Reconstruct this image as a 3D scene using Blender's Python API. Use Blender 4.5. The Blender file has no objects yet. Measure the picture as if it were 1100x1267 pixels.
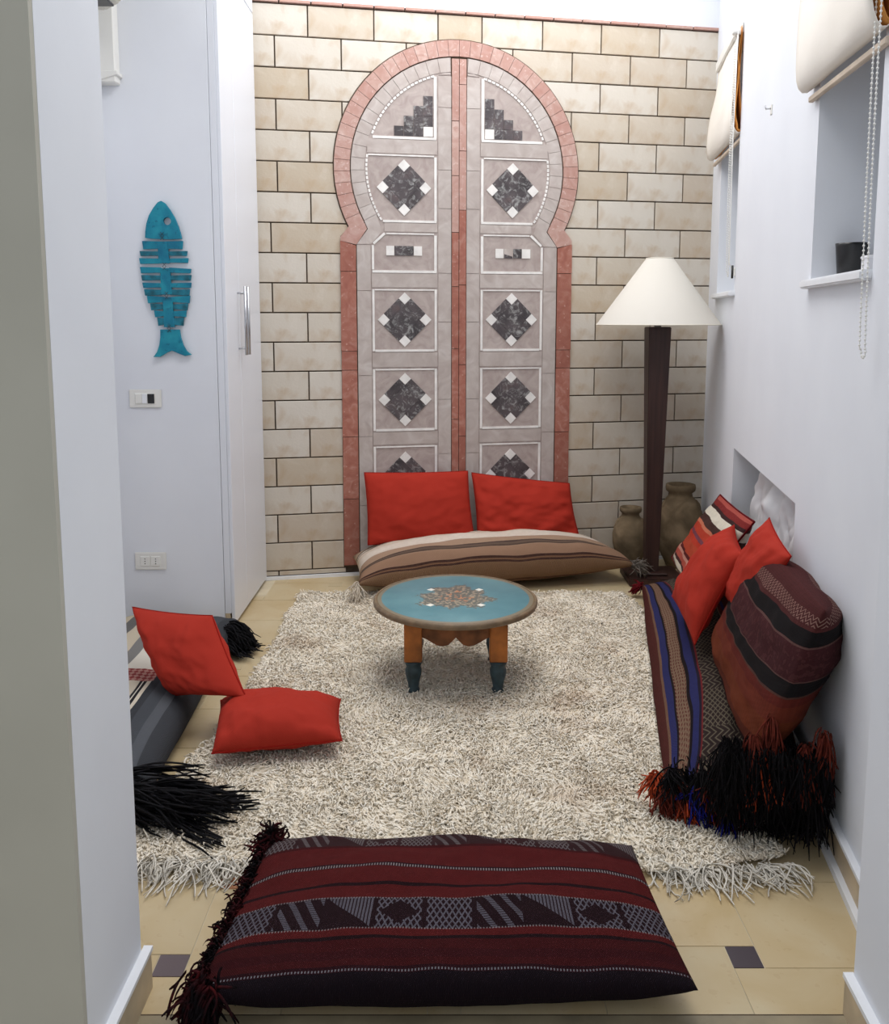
import bpy, bmesh, math, random
import numpy as np
from mathutils import Vector, Matrix, noise

# ---------------------------------------------------------------- camera, world, lights, exposure
S = bpy.context.scene
C = S.collection
W_, H_ = 1100, 1267
cam_d = bpy.data.cameras.new('camera'); cam = bpy.data.objects.new('camera', cam_d); C.objects.link(cam)
cam_d.sensor_fit = 'VERTICAL'; cam_d.sensor_height = 36.0; cam_d.lens = 36.0*1105/H_
cam_d.shift_y = -100.5/H_
cam.location = (0, 0, 1.40); cam.rotation_euler = (math.radians(90-7.12), 0, 0)
cam_d.clip_start = 0.05
S.camera = cam
w = bpy.data.worlds.new('sky'); S.world = w; w.use_nodes = True
bgn = w.node_tree.nodes['Background']; bgn.inputs[0].default_value = (0.90, 0.95, 1.0, 1); bgn.inputs[1].default_value = 0.68
def area(name, loc, rot, sx, sy, power, col=(1, 1, 1)):
    l = bpy.data.lights.new(name, 'AREA'); l.shape = 'RECTANGLE'; l.size = sx; l.size_y = sy; l.energy = power; l.color = col
    o = bpy.data.objects.new(name, l); C.objects.link(o); o.location = loc; o.rotation_euler = rot; return o
area('skylight_daylight', (0.20, 4.22, 3.62), (0, 0, math.radians(11)), 2.1, 1.15, 40, (1.0, 0.99, 0.98))
area('ceiling_fill_light', (0.1, 2.5, 3.5), (0, 0, 0), 1.2, 1.0, 27, (1.0, 0.985, 0.97))  # added fill to brighten the walls, no ceiling lamp hangs here
S.view_settings.view_transform = 'Standard'; S.view_settings.look = 'None'
S.view_settings.gamma = 1.0; S.view_settings.use_curve_mapping = False
S.view_settings.exposure = 0.0
R = random.Random(7); NR = np.random.default_rng(5)

# ---------------------------------------------------------------- node helpers
def lin(c):
    return tuple(((x/255)/12.92 if x/255 <= .04045 else (((x/255)+.055)/1.055)**2.4) for x in c[:3]) + (1.0,)
class X:
    """a node socket with arithmetic"""
    def __init__(s, m, k): s.m, s.k = m, k
    def _o(s, op, b=None, c=None):
        n = s.m.nt.nodes.new('ShaderNodeMath'); n.operation = op
        for i, a in enumerate((s, b, c)):
            if a is None: continue
            if isinstance(a, X): s.m.nt.links.new(a.k, n.inputs[i])
            else: n.inputs[i].default_value = a
        return X(s.m, n.outputs[0])
    def __add__(s, b): return s._o('ADD', b)
    def __sub__(s, b): return s._o('SUBTRACT', b)
    def __mul__(s, b): return s._o('MULTIPLY', b)
    def __gt__(s, b): return s._o('GREATER_THAN', b)
    def __lt__(s, b): return s._o('LESS_THAN', b)
    def fr(s): return s._o('FRACT')
    def fl(s): return s._o('FLOOR')
    def ab(s): return s._o('ABSOLUTE')
    def sin(s): return s._o('SINE')
    def mod(s, b): return s._o('FLOORED_MODULO', b)
    def max(s, b): return s._o('MAXIMUM', b)
    def min(s, b): return s._o('MINIMUM', b)
    def tri(s): return (s.fr() - .5).ab()*2      # 1..0..1
class M:
    def __init__(s, name, rough=.8, spec=.3, metal=0.0):
        s.mat = bpy.data.materials.new(name); s.mat.use_nodes = True; s.nt = s.mat.node_tree
        s.b = s.nt.nodes['Principled BSDF']; s.b.inputs['Roughness'].default_value = rough
        s.b.inputs['Specular IOR Level'].default_value = spec; s.b.inputs['Metallic'].default_value = metal
    def uv(s):
        n = s.nt.nodes.new('ShaderNodeTexCoord'); q = s.nt.nodes.new('ShaderNodeSeparateXYZ'); s.nt.links.new(n.outputs['UV'], q.inputs[0])
        return X(s, q.outputs[0]), X(s, q.outputs[1])
    def xyz(s):
        n = s.nt.nodes.new('ShaderNodeTexCoord'); q = s.nt.nodes.new('ShaderNodeSeparateXYZ'); s.nt.links.new(n.outputs['Object'], q.inputs[0])
        return [X(s, q.outputs[i]) for i in range(3)]
    def vec(s, a, b, c=0.0):
        n = s.nt.nodes.new('ShaderNodeCombineXYZ')
        for i, v in enumerate((a, b, c)):
            if isinstance(v, X): s.nt.links.new(v.k, n.inputs[i])
            else: n.inputs[i].default_value = v
        return X(s, n.outputs[0])
    def noise(s, scale, detail=3, co='Object', dist=0.0, vec=None, rough=.5):
        n = s.nt.nodes.new('ShaderNodeTexNoise'); n.inputs['Scale'].default_value = scale; n.inputs['Detail'].default_value = detail
        n.inputs['Distortion'].default_value = dist; n.inputs['Roughness'].default_value = rough
        if vec is not None: s.nt.links.new(vec.k, n.inputs['Vector'])
        else:
            t = s.nt.nodes.new('ShaderNodeTexCoord'); s.nt.links.new(t.outputs[co], n.inputs['Vector'])
        return X(s, n.outputs['Fac'])
    def rnd(s):
        n = s.nt.nodes.new('ShaderNodeObjectInfo'); return X(s, n.outputs['Random'])
    def ramp(s, fac, stops, const=False):
        n = s.nt.nodes.new('ShaderNodeValToRGB'); r = n.color_ramp; r.interpolation = 'CONSTANT' if const else 'LINEAR'
        while len(r.elements) < len(stops): r.elements.new(0.5)
        for e, (p, c) in zip(r.elements, stops): e.position = p
        for i, (p, c) in enumerate(stops): r.elements[i].position = p; r.elements[i].color = lin(c)
        s.nt.links.new(fac.k, n.inputs[0]); return X(s, n.outputs[0])
    def mix(s, fac, a, b, mode='MIX'):
        n = s.nt.nodes.new('ShaderNodeMix'); n.data_type = 'RGBA'; n.blend_type = mode
        if isinstance(fac, X): s.nt.links.new(fac.k, n.inputs[0])
        else: n.inputs[0].default_value = fac
        for i, v in ((6, a), (7, b)):
            if isinstance(v, X): s.nt.links.new(v.k, n.inputs[i])
            else: n.inputs[i].default_value = lin(v)
        return X(s, n.outputs[2])
    def out(s, col, bump=None, bs=.3, bd=.01):
        if isinstance(col, X): s.nt.links.new(col.k, s.b.inputs['Base Color'])
        else: s.b.inputs['Base Color'].default_value = lin(col)
        if bump is not None:
            n = s.nt.nodes.new('ShaderNodeBump'); n.inputs['Strength'].default_value = bs; n.inputs['Distance'].default_value = bd
            s.nt.links.new(bump.k, n.inputs['Height']); s.nt.links.new(n.outputs[0], s.b.inputs['Normal'])
        return s.mat

def plain(name, c, rough=.7, spec=.3, metal=0.0, var=.0, scale=8, bs=.0):
    m = M(name, rough, spec, metal)
    if var:
        n = m.noise(scale, 5)
        c2 = tuple(x*(1-var) for x in c); c3 = tuple(min(255, x*(1+var*.5)) for x in c)
        return m.out(m.ramp(n, [(.3, c2), (.7, c3)]), n if bs else None, bs)
    return m.out(c)

# ---- paints and stones
m = M('white_wall_paint', .85, .2); n1 = m.noise(2.5, 4); n2 = m.noise(60, 3)
PAINT = m.out(m.ramp(n1, [(.3, (225, 228, 235)), (.7, (231, 234, 240))]), n2*.3 + n1*2, .06, .01)
m = M('shaded_wall_paint', .85, .2); n1 = m.noise(2.5, 4)
PAINT_SHADED = m.out(m.ramp(n1, [(.3, (180, 177, 166)), (.7, (190, 187, 176))]), n1, .1)  # wall paint toned down: shade put into the hall face and niche back
TRIM_W = plain('white_trim_paint', (236, 238, 242), .5, .4, var=.03)
m = M('limestone_blocks', .75, .25); n1 = m.noise(7, 6, dist=.6); n2 = m.noise(90, 3); r = m.rnd()
base = m.ramp(r, [(0, (196, 184, 168)), (.35, (204, 195, 181)), (.7, (210, 203, 192)), (1, (192, 178, 158))])
st = m.mix(((n1 - .50)*3.0).max(0).min(.8), base, (178, 150, 116)); st = m.mix(((n1*-1 + .45)*2.5).max(0), st, (218, 211, 200))
BLOCK = m.out(st, n1*1.5 + n2*.4, .25, .006)
MORTAR = plain('dark_mortar', (92, 80, 68), .95, .1, var=.15, scale=30)
m = M('pink_marble', .5, .35); n1 = m.noise(18, 6, dist=1.2); r = m.rnd(); n3 = m.noise(60, 3)
PINK = m.out(m.mix((n3 > .66)*.35, m.mix(r*.55, m.ramp(n1, [(.3, (180, 142, 130)), (.5, (190, 156, 145)), (.72, (202, 176, 167))]), (172, 122, 110)), (225, 204, 196)), n1, .1)
m = M('red_marble', .5, .35); n1 = m.noise(18, 6, dist=1.2); r = m.rnd(); n3 = m.noise(40, 4)
PINK_D = m.out(m.mix((n3 > .66)*.35, m.mix(r*.5, m.ramp(n1, [(.3, (156, 96, 82)), (.5, (170, 110, 94)), (.72, (186, 138, 124))]), (140, 84, 70)), (216, 184, 170)), n1, .1)
m = M('grey_marble', .5, .35); n1 = m.noise(9, 6, dist=1.5); r = m.rnd(); n2 = m.noise(40, 4, dist=2)
GREY = m.out(m.mix(r*.35, m.ramp(n1, [(.3, (176, 163, 157)), (.55, (192, 182, 176)), (.75, (206, 199, 194))]), (168, 156, 150)), n1, .08)
m = M('taupe_marble', .5, .35); n1 = m.noise(14, 6, dist=1.5)
TAUPE = m.out(m.ramp(n1, [(.3, (164, 149, 144)), (.7, (186, 174, 168))]), n1, .08)
WMARB = plain('white_marble', (236, 233, 229), .4, .4, var=.06, scale=20)
m = M('dark_veined_marble', .4, .4); n1 = m.noise(26, 8, dist=1.2, rough=.7); v2 = m.noise(9, 3)
DARKM = m.out(m.mix(((n1 - .51)*6).max(0).min(.8), m.ramp(v2, [(.35, (62, 57, 59)), (.6, (88, 80, 82)), (.8, (106, 86, 84))]), (168, 168, 166)), n1, .05)
m = M('beige_floor_stone', .38, .45); n1 = m.noise(5, 6, dist=.8); r = m.rnd(); n2 = m.noise(40, 4)
fc = m.mix(r*.5, m.ramp(n1, [(.3, (192, 168, 124)), (.5, (200, 179, 140)), (.7, (206, 190, 156))]), (188, 172, 138))
FLOORT = m.out(m.mix((n2 > .64)*.12, fc, (160, 120, 80)), n1, .05)
GROUT = plain('floor_grout', (206, 194, 168), .9, .1, var=.1)
m = M('dark_floor_inset', .35, .5); r = m.rnd()
INSET = m.out(m.ramp(r, [(0, (70, 60, 66)), (.5, (84, 78, 92)), (1, (100, 80, 74))]))
INSET_O = plain('orange_floor_inset', (214, 150, 112), .5, .3, var=.1)
SLAB = plain('grey_threshold_stone', (150, 138, 112), .5, .4, var=.2, scale=6)
BASEB = plain('beige_skirting_stone', (196, 178, 150), .5, .3, var=.15, scale=7)

# ---------------------------------------------------------------- object helpers
def link(name, me, mat=None, parent=None, smooth=False):
    if mat is not None: me.materials.append(mat)
    o = bpy.data.objects.new(name, me); C.objects.link(o)
    if parent is not None: o.parent = parent
    if smooth:
        for p in me.polygons: p.use_smooth = True
    return o
def tag(o, label=None, cat=None, group=None, kind=None):
    if label: o['label'] = label
    if cat: o['category'] = cat
    if group: o['group'] = group
    if kind: o['kind'] = kind
    return o
def empty(name, loc=(0, 0, 0), rz=0):
    o = bpy.data.objects.new(name, None); C.objects.link(o); o.location = loc; o.rotation_euler = (0, 0, rz); o.empty_display_size = .05; return o
def bm_done(bm, name, mat, parent=None, smooth=False, bev=0, seg=1):
    if bev: bmesh.ops.bevel(bm, geom=list(bm.edges), offset=bev, segments=seg, affect='EDGES', clamp_overlap=True)
    bmesh.ops.recalc_face_normals(bm, faces=list(bm.faces))
    me = bpy.data.meshes.new(name); bm.to_mesh(me); bm.free(); return link(name, me, mat, parent, smooth)
def add_box(bm, x0, x1, y0, y1, z0, z1):
    vs = [bm.verts.new(p) for p in ((x0, y0, z0), (x1, y0, z0), (x1, y1, z0), (x0, y1, z0), (x0, y0, z1), (x1, y0, z1), (x1, y1, z1), (x0, y1, z1))]
    for f in ((0, 3, 2, 1), (4, 5, 6, 7), (0, 1, 5, 4), (1, 2, 6, 5), (2, 3, 7, 6), (3, 0, 4, 7)): bm.faces.new([vs[i] for i in f])
def box(name, x0, x1, y0, y1, z0, z1, mat, parent=None, bev=0, seg=1):
    bm = bmesh.new(); add_box(bm, x0, x1, y0, y1, z0, z1); return bm_done(bm, name, mat, parent, False, bev, seg)
def prism(name, pts, y0, y1, mat, parent=None, bev=0, smooth=False):
    """polygon in local x,z extruded from y0 to y1"""
    bm = bmesh.new(); a = [bm.verts.new((p[0], y0, p[1])) for p in pts]; b = [bm.verts.new((p[0], y1, p[1])) for p in pts]
    n = len(pts); bm.faces.new(a); bm.faces.new(b[::-1])
    for i in range(n): bm.faces.new((a[i], b[i], b[(i+1) % n], a[(i+1) % n]))
    return bm_done(bm, name, mat, parent, smooth, bev)
def flat(name, pts, z0, z1, mat, parent=None, bev=0):
    """polygon in x,y extruded from z0 to z1"""
    bm = bmesh.new(); a = [bm.verts.new((p[0], p[1], z0)) for p in pts]; b = [bm.verts.new((p[0], p[1], z1)) for p in pts]
    n = len(pts); bm.faces.new(a); bm.faces.new(b[::-1])
    for i in range(n): bm.faces.new((a[i], b[i], b[(i+1) % n], a[(i+1) % n]))
    return bm_done(bm, name, mat, parent, False, bev)
def lathe_bm(bm, prof, n=32, c=(0, 0, 0)):
    rings = []
    for r, z in prof:
        if r < 1e-5: rings.append([bm.verts.new((c[0], c[1], c[2]+z))])
        else: rings.append([bm.verts.new((c[0]+r*math.cos(2*math.pi*i/n), c[1]+r*math.sin(2*math.pi*i/n), c[2]+z)) for i in range(n)])
    for a, b in zip(rings, rings[1:]):
        for i in range(n):
            j = (i+1) % n
            if len(a) == 1 and len(b) == 1: continue
            if len(a) == 1: bm.faces.new((a[0], b[i], b[j]))
            elif len(b) == 1: bm.faces.new((a[i], a[j], b[0]))
            else: bm.faces.new((a[i], a[j], b[j], b[i]))
def lathe(name, prof, mat, parent=None, n=32, c=(0, 0, 0), smooth=True):
    bm = bmesh.new(); lathe_bm(bm, prof, n, c); o = bm_done(bm, name, mat, parent, smooth); return o
def tube_bm(bm, pts, r, n=8):
    pts = [Vector(p) for p in pts]; rings = []
    up = Vector((0.13, 0.27, 1)).normalized()
    for i, p in enumerate(pts):
        t = (pts[min(i+1, len(pts)-1)] - pts[max(i-1, 0)]).normalized()
        a = t.cross(up)
        if a.length < 1e-3: a = t.cross(Vector((1, 0, 0)))
        a.normalize(); b = t.cross(a); rr = r[i] if isinstance(r, (list, tuple)) else r
        rings.append([bm.verts.new(p + (a*math.cos(2*math.pi*k/n) + b*math.sin(2*math.pi*k/n))*rr) for k in range(n)])
    for a, b in zip(rings, rings[1:]):
        for k in range(n): bm.faces.new((a[k], a[(k+1) % n], b[(k+1) % n], b[k]))
    bm.faces.new(rings[0][::-1]); bm.faces.new(rings[-1])
def tube(name, pts, r, mat, parent=None, n=8):
    bm = bmesh.new(); tube_bm(bm, pts, r, n); return bm_done(bm, name, mat, parent, True)
def np_mesh(name, V, F, mat, parent=None, smooth=False):
    me = bpy.data.meshes.new(name); me.vertices.add(len(V)); me.vertices.foreach_set('co', V.astype(np.float32).ravel())
    k = F.shape[1]; me.loops.add(F.size); me.loops.foreach_set('vertex_index', F.astype(np.int32).ravel())
    me.polygons.add(len(F)); me.polygons.foreach_set('loop_start', np.arange(0, F.size, k, dtype=np.int32))
    me.update(calc_edges=True)
    if smooth: me.polygons.foreach_set('use_smooth', np.ones(len(F), dtype=bool))
    return link(name, me, mat, parent)
def yarns(name, P0, D, L, rad, mat, parent, nseg=4, droop=.5, wander=.25, zmin=None, seed=1, kind=None, droopdir=(0, 0, -1)):
    """many yarn strands as ONE mesh: start points P0, directions D, lengths L"""
    g = np.random.default_rng(seed); P0 = np.asarray(P0, float); D = np.asarray(D, float); n = len(P0)
    D = D/np.linalg.norm(D, axis=1, keepdims=True); L = np.broadcast_to(np.asarray(L, float), (n,))[:, None]
    wa = g.normal(size=(n, 3))*wander; wb = g.normal(size=(n, 3))*wander; dd = np.array(droopdir, float)
    ts = np.linspace(0, 1, nseg+1); pts = []
    for t in ts:
        p = P0 + L*(D*t + dd*droop*t*t + wa*np.sin(t*3.1)*.5 + wb*t*t*.7)
        if zmin is not None: p[:, 2] = np.maximum(p[:, 2], zmin + g.random(n)*.006)
        pts.append(p)
    A = np.cross(D, g.normal(size=(n, 3))); A /= np.linalg.norm(A, axis=1, keepdims=True)+1e-9; B = np.cross(D, A)
    V = np.zeros((n, nseg+1, 3, 3))
    for i, p in enumerate(pts):
        rr = rad*(1.0 if i < nseg else .55)
        for k in range(3):
            a = 2*math.pi*k/3; V[:, i, k] = p + (A*math.cos(a) + B*math.sin(a))*rr
    idx = np.arange(n)[:, None]*(3*(nseg+1)); F = []
    for i in range(nseg):
        for k in range(3):
            k2 = (k+1) % 3; F.append(np.concatenate([idx+3*i+k, idx+3*i+k2, idx+3*(i+1)+k2, idx+3*(i+1)+k], 1))
    o = np_mesh(name, V.reshape(-1, 3), np.concatenate(F), mat, parent, True)
    if kind: o['kind'] = kind
    return o

# frames: local x runs along the wall, local -y points into the room, z is up
ANG_B = math.atan2(0.19043, 0.98170); ORG_B = (-0.973, 4.704, 0)
ANG_R = math.atan2(-0.98691, -0.16125); ORG_R = (1.517, 5.187, 0)
def P_right(r, off, z):   # world point: r along the right wall from the far corner, off into the room
    x, y = math.cos(ANG_R), math.sin(ANG_R); return Vector((1.517 + x*r + y*off, 5.187 + y*r - x*off, z))
def P_back(s, off, z):
    x, y = math.cos(ANG_B), math.sin(ANG_B); return Vector((-0.973 + x*s + y*off, 4.704 + y*s - x*off, z))

# ================================================================= SETTING
# ---- back wall with limestone blocks
wb_ = box('wall_back', -.55, 2.75, 0, .25, -.05, 3.75, MORTAR); wb_.location = ORG_B; wb_.rotation_euler = (0, 0, ANG_B); wb_['kind'] = 'structure'
box('plaster', -.55, 2.75, -.014, 0, 2.992, 3.75, PAINT, wb_)
def in_mural(s, z):
    if z > 1.9: return math.hypot(s-1.066, z-2.185) < .655
    return .44 < s < 1.69
cube_cache = {}
def block(s0, s1, z0, z1, mat=BLOCK, t=.012, name='stone_block'):
    g = .0035; key = (round(s1-s0, 4), round(z1-z0, 4), mat.name, t)
    if key not in cube_cache:
        bm = bmesh.new(); a, b = (s1-s0)/2-g, (z1-z0)/2-g; add_box(bm, -a, a, -t, 0, -b, b)
        bmesh.ops.bevel(bm, geom=[e for e in bm.edges if all(v.co.y < -t/2 for v in e.verts)], offset=.002, segments=1, affect='EDGES')
        bmesh.ops.recalc_face_normals(bm, faces=list(bm.faces)); me = bpy.data.meshes.new('stone_block'); bm.to_mesh(me); bm.free(); me.materials.append(mat); cube_cache[key] = me
    o = bpy.data.objects.new(name, cube_cache[key]); C.objects.link(o); o.parent = wb_
    o.location = ((s0+s1)/2, R.uniform(-.002, .002)*.6, (z0+z1)/2)
pitch = .1541; top = 2.975
for k in range(20):
    z1 = top - k*pitch; z0 = max(z1 - pitch, .018)
    # joints left of the arch and right of the arch run on slightly different spacings
    jl = [.282, .619, .955, 1.291] if k % 2 == 0 else [.114, .450, .787, 1.123]
    jl = [j for j in jl if j < 1.19]
    jr = [1.522, 1.852, 2.188] if k % 2 == 0 else [1.359, 1.690, 2.022, 2.352]
    if k >= 7: jl = [.075] if k % 2 else [.255]
    if k >= 7: jr = [1.852, 2.180] if k % 2 == 0 else [2.016, 2.345]
    e = [-.02] + jl + ([1.19] if k == 0 else []) + jr + [2.56]
    if k < 7 and k > 0:
        e = sorted(set(e))
    for a, b in zip(e, e[1:]):
        if b - a < .01: continue
        if k >= 7 and a < 1 and b > 1:      # blocks butt against the arch
            block(a, .49 if k == 7 else .44, z0, z1)
            block(1.645 if k == 7 else 1.69, b, z0, z1); continue
        if all(in_mural(s, z) for s in (a+.01, b-.01) for z in (z0+.01, z1-.01)): continue
        if k >= 7 and k % 2 == 1 and b < 1: b = max(b, .49 if k == 7 else .44) if a >= .07 else b
        block(a, b, z0, z1)
for i, x in enumerate(np.arange(-.02, 2.54, .16)):
    block(x, x+.16, 2.976, 2.998, PINK, .022, 'cornice_strip')
b_ = box('baseboard_back', 0, 2.52, -.024, -.012, 0, .018, TRIM_W); b_.location = ORG_B; b_.rotation_euler = (0, 0, ANG_B); b_['kind'] = 'structure'

# ---- right wall with two window recesses and a low niche
def holed_wall(name, x0, x1, z0, z1, holes, t0, t1, mat):
    xs = sorted({x0, x1} | {h[0] for h in holes} | {h[1] for h in holes}); zs = sorted({z0, z1} | {h[2] for h in holes} | {h[3] for h in holes})
    bm = bmesh.new(); inside = lambda x, z: any(h[0] < x < h[1] and h[2] < z < h[3] for h in holes)
    for a, b in zip(xs, xs[1:]):
        for c, d in zip(zs, zs[1:]):
            if not inside((a+b)/2, (c+d)/2): add_box(bm, a, b, t0, t1, c, d)
    bmesh.ops.remove_doubles(bm, verts=list(bm.verts), dist=1e-5)
    # drop faces shared by two neighbouring cells
    seen = {}
    for f in bm.faces: seen.setdefault(tuple(sorted(v.index for v in f.verts)), []).append(f)
    bm.verts.index_update(); seen = {}
    for f in bm.faces: seen.setdefault(tuple(sorted(v.index for v in f.verts)), []).append(f)
    bmesh.ops.delete(bm, geom=[f for fs in seen.values() if len(fs) > 1 for f in fs], context='FACES_ONLY')
    return bm_done(bm, name, mat)
WIN = [(.34, .93, 1.53, 2.62), (2.445, 3.06, 1.515, 2.62)]
NICHE = (1.115, 2.39, .30, .81)
wr = holed_wall('wall_right', -.25, 3.55, -.05, 3.75, WIN + [NICHE], 0, .36, PAINT); wr.location = ORG_R; wr.rotation_euler = (0, 0, ANG_R); wr['kind'] = 'structure'
box('niche_back', NICHE[0]-.02, NICHE[1]+.02, .17, .20, NICHE[2]-.02, NICHE[3]+.02, PAINT_SHADED, wr)
GLASS = M('window_glass', .25, .5); GLASS.b.inputs['Transmission Weight'].default_value = .85; GLASS = GLASS.out((200, 208, 214))
for i, h in enumerate(WIN):
    e = empty('window_%d' % (i+1), ORG_R, ANG_R); e['kind'] = 'structure'
    fw = .04
    for n_, (a, b, c, d) in dict(left=(h[0], h[0]+fw, h[2], h[3]), right=(h[1]-fw, h[1], h[2], h[3]), top=(h[0]+fw, h[1]-fw, h[3]-fw, h[3]), bottom=(h[0]+fw, h[1]-fw, h[2], h[2]+fw)).items():
        box('window_frame', a, b, .26, .31, c, d, TRIM_W, e, .004)
    box('pane', h[0]+fw, h[1]-fw, .28, .286, h[2]+fw, h[3]-fw, GLASS, e)
    box('window_sill', h[0]-.03, h[1]+(.0 if i else .03), -.028, .255, h[2]-.022, h[2]+.004, TRIM_W, e, .005, 2)
# skirting of the right wall: stone face with white painted top and a white strip at its foot
sk = box('baseboard_right', .05, 3.50, -.014, 0, .02, .088, BASEB); sk.location = ORG_R; sk.rotation_euler = (0, 0, ANG_R); sk['kind'] = 'structure'
box('top_strip', .05, 3.50, -.018, 0, .088, .098, TRIM_W, sk)
box('foot_strip', .05, 3.50, -.030, 0, 0, .02, TRIM_W, sk)

# ---- left alcove wall, its return carrying the fish, near piers, ceiling
def struct(o): o['kind'] = 'structure'; return o
struct(box('wall_left', -1.72, -1.47, 1.70, 3.93, -.05, 3.75, PAINT))
struct(box('wall_left_return', -1.72, -1.00, 3.93, 4.78, -.05, 3.75, PAINT))
struct(box('wall_front_left', -2.6, -.632, 1.44, 1.712, -.05, 3.75, PAINT))
struct(box('wall_hall_left', -2.6, -.6325, 1.425, 1.44, -.05, 3.75, PAINT_SHADED))
wf = struct(flat('wall_front_right', [(.826, 1.652), (.806, 1.36), (1.8, 1.36), (1.8, 1.652)], -.05, 3.75, PAINT))
bl = struct(box('baseboard_front_left', -.632, -.616, 1.425, 1.726, .0, .085, BASEB)); box('top_strip', -.632, -.613, 1.425, 1.729, .085, .094, TRIM_W, bl)
br = struct(flat('baseboard_front_right', [(.826, 1.656), (.81, 1.656), (.79, 1.36), (.806, 1.36)], 0, .078, BASEB)); flat('top_strip', [(.828, 1.659), (.807, 1.659), (.787, 1.36), (.808, 1.36)], .078, .088, TRIM_W, br)
# ceiling with the skylight opening
bm = bmesh.new()
for a in ((-2.6, 1.9, -1.0, 3.45), (-2.6, -1.0, 3.45, 5.6), (1.42, 1.9, 3.45, 5.6)): add_box(bm, a[0], a[1], a[2], a[3], 3.70, 3.85)
struct(bm_done(bm, 'ceiling', PAINT))

# ---- floor: pinwheel of large stones and small insets
fl = struct(box('floor', -2.6, 2.2, -1.0, 5.8, -.06, -.0016, GROUT))
def clip(poly, a, b, c):     # keep a*x+b*y <= c
    out = []
    for i in range(len(poly)):
        p, q = poly[i], poly[(i+1) % len(poly)]; dp, dq = a*p[0]+b*p[1]-c, a*q[0]+b*q[1]-c
        if dp <= 0: out.append(p)
        if dp*dq < 0: t = dp/(dp-dq); out.append((p[0]+(q[0]-p[0])*t, p[1]+(q[1]-p[1])*t))
    return out
A_, B_ = .298, .068; ox, oy = .663-B_/2, 1.816-A_-B_/2
tx, ty = math.cos(ANG_B), math.sin(ANG_B); rx, ry = math.cos(ANG_R), math.sin(ANG_R)
def clip_room(p):
    p = clip(p, 0, -1, -1.652)                                     # threshold
    p = p and clip(p, -ty, tx, -ty*-.973 + tx*4.704)               # back wall
    p = p and clip(p, -ry, rx, -ry*1.517 + rx*5.187)               # right wall
    p = p and clip(p, -1, 0, 1.47)
    return p
for i in range(-22, 22):
    for j in range(-22, 22):
        x, y = ox + i*A_ + j*B_, oy - i*B_ + j*A_
        if not (-2 < x < 2 and 1.2 < y < 5.6): continue
        g = .0013
        for nm, q, mt in (('floor_tile', [(x+g, y+g), (x+A_-g, y+g), (x+A_-g, y+A_-g), (x+g, y+A_-g)], FLOORT),
                          ('floor_inset', [(x+g, y+A_+g), (x+B_-g, y+A_+g), (x+B_-g, y+A_+B_-g), (x+g, y+A_+B_-g)], INSET)):
            cx_, cy_ = q[0][0]+.03, q[0][1]+.03
            q = clip_room(q)
            if q and cx_ < -.96 and cy_ > 3.93: q = None
            if not q or len(q) < 3: continue
            area_ = abs(sum(q[a][0]*q[(a+1) % len(q)][1]-q[(a+1) % len(q)][0]*q[a][1] for a in range(len(q))))/2
            if area_ < 2e-4: continue
            if nm == 'floor_inset':
                # most insets are dark; a few are left in terracotta
                if abs(q[0][0]+.60) < .06 and abs(q[0][1]-2.06) < .08: mt = INSET_O
                elif not (abs(q[0][0]+.77) < .09 and abs(q[0][1]-4.0) < .13 or abs(q[0][1]-1.8) < .1) and (i*3+j) % 4: mt = FLOORT
            if max(a[0] for a in q)-min(a[0] for a in q) < .001: continue
            flat(nm, q, -.006, R.uniform(-.0004, .0004), mt, fl)
flat('threshold_slab', [(-.63, .9), (.82, .9), (.82, 1.648), (-.63, 1.648)], -.006, .0006, SLAB, fl)
flat('threshold_strip', [(-.63, 1.6485), (.823, 1.6485), (.823, 1.6515), (-.63, 1.6515)], -.006, .0002, MORTAR, fl)

# ================================================================= MOSAIC ARCH on the back wall
mu = empty('mosaic_arch', ORG_B, ANG_B)
tag(mu, 'tall arched marble mosaic like a double door with pink border on the wall', 'mosaic')
CX, CZ = 1.066, 2.185
def arc(r, a0, a1, n): return [(CX + r*math.cos(math.radians(a0+(a1-a0)*i/n)), CZ + r*math.sin(math.radians(a0+(a1-a0)*i/n))) for i in range(n+1)]
outline = arc(.669, -27.5, 207.5, 48) + [(.432, 1.832), (.426, .05), (1.706, .05), (1.700, 1.832)]
prism('backing', outline, -.0145, 0.0, MORTAR, mu)
def piece(name, pts, mat, d=.0205, g=.0012):
    cx_ = sum(p[0] for p in pts)/len(pts); cz_ = sum(p[1] for p in pts)/len(pts); q = []
    for p in pts:
        dx, dz = p[0]-cx_, p[1]-cz_; l = math.hypot(dx, dz) or 1; q.append((p[0]-dx/l*g*1.4, p[1]-dz/l*g*1.4))
    return prism(name, q, -d-R.uniform(0, .0006), -.0144, mat, mu)
a0, a1, n = -29, 209, 44
for i in range(n):
    b0, b1 = a0+(a1-a0)*i/n, a0+(a1-a0)*(i+1)/n; j = R.uniform(-.8, .8) if 0 < i < n-1 else 0
    o_, i_ = arc(.664, b0, b1, 1), arc(.580, b0, b1, 1); piece('border_stone', [o_[0], o_[1], i_[1], i_[0]], PINK, .023)
def both(name, pts, mat, d=.0205):
    piece(name, pts, mat, d); piece(name, [(2*CX - x, z) for x, z in pts][::-1], mat, d)
both('border_stone', [(.478, 1.888), (.430, 1.828), (.430, 1.808), (.515, 1.788), (.573, 1.872), (.561, 1.903)], PINK, .023)
zz = 1.81
for h in (.16, .42, .10, .36, .34, .40):
    z1_, z0_ = zz, max(zz-h, .06)
    both('border_stone', [(.428, z0_), (.512, z0_), (.512 if z1_ < 1.8 else .514, z1_ if z1_ < 1.8 else 1.786), (.430, z1_)], PINK_D, .023)
    zz = z0_
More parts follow.
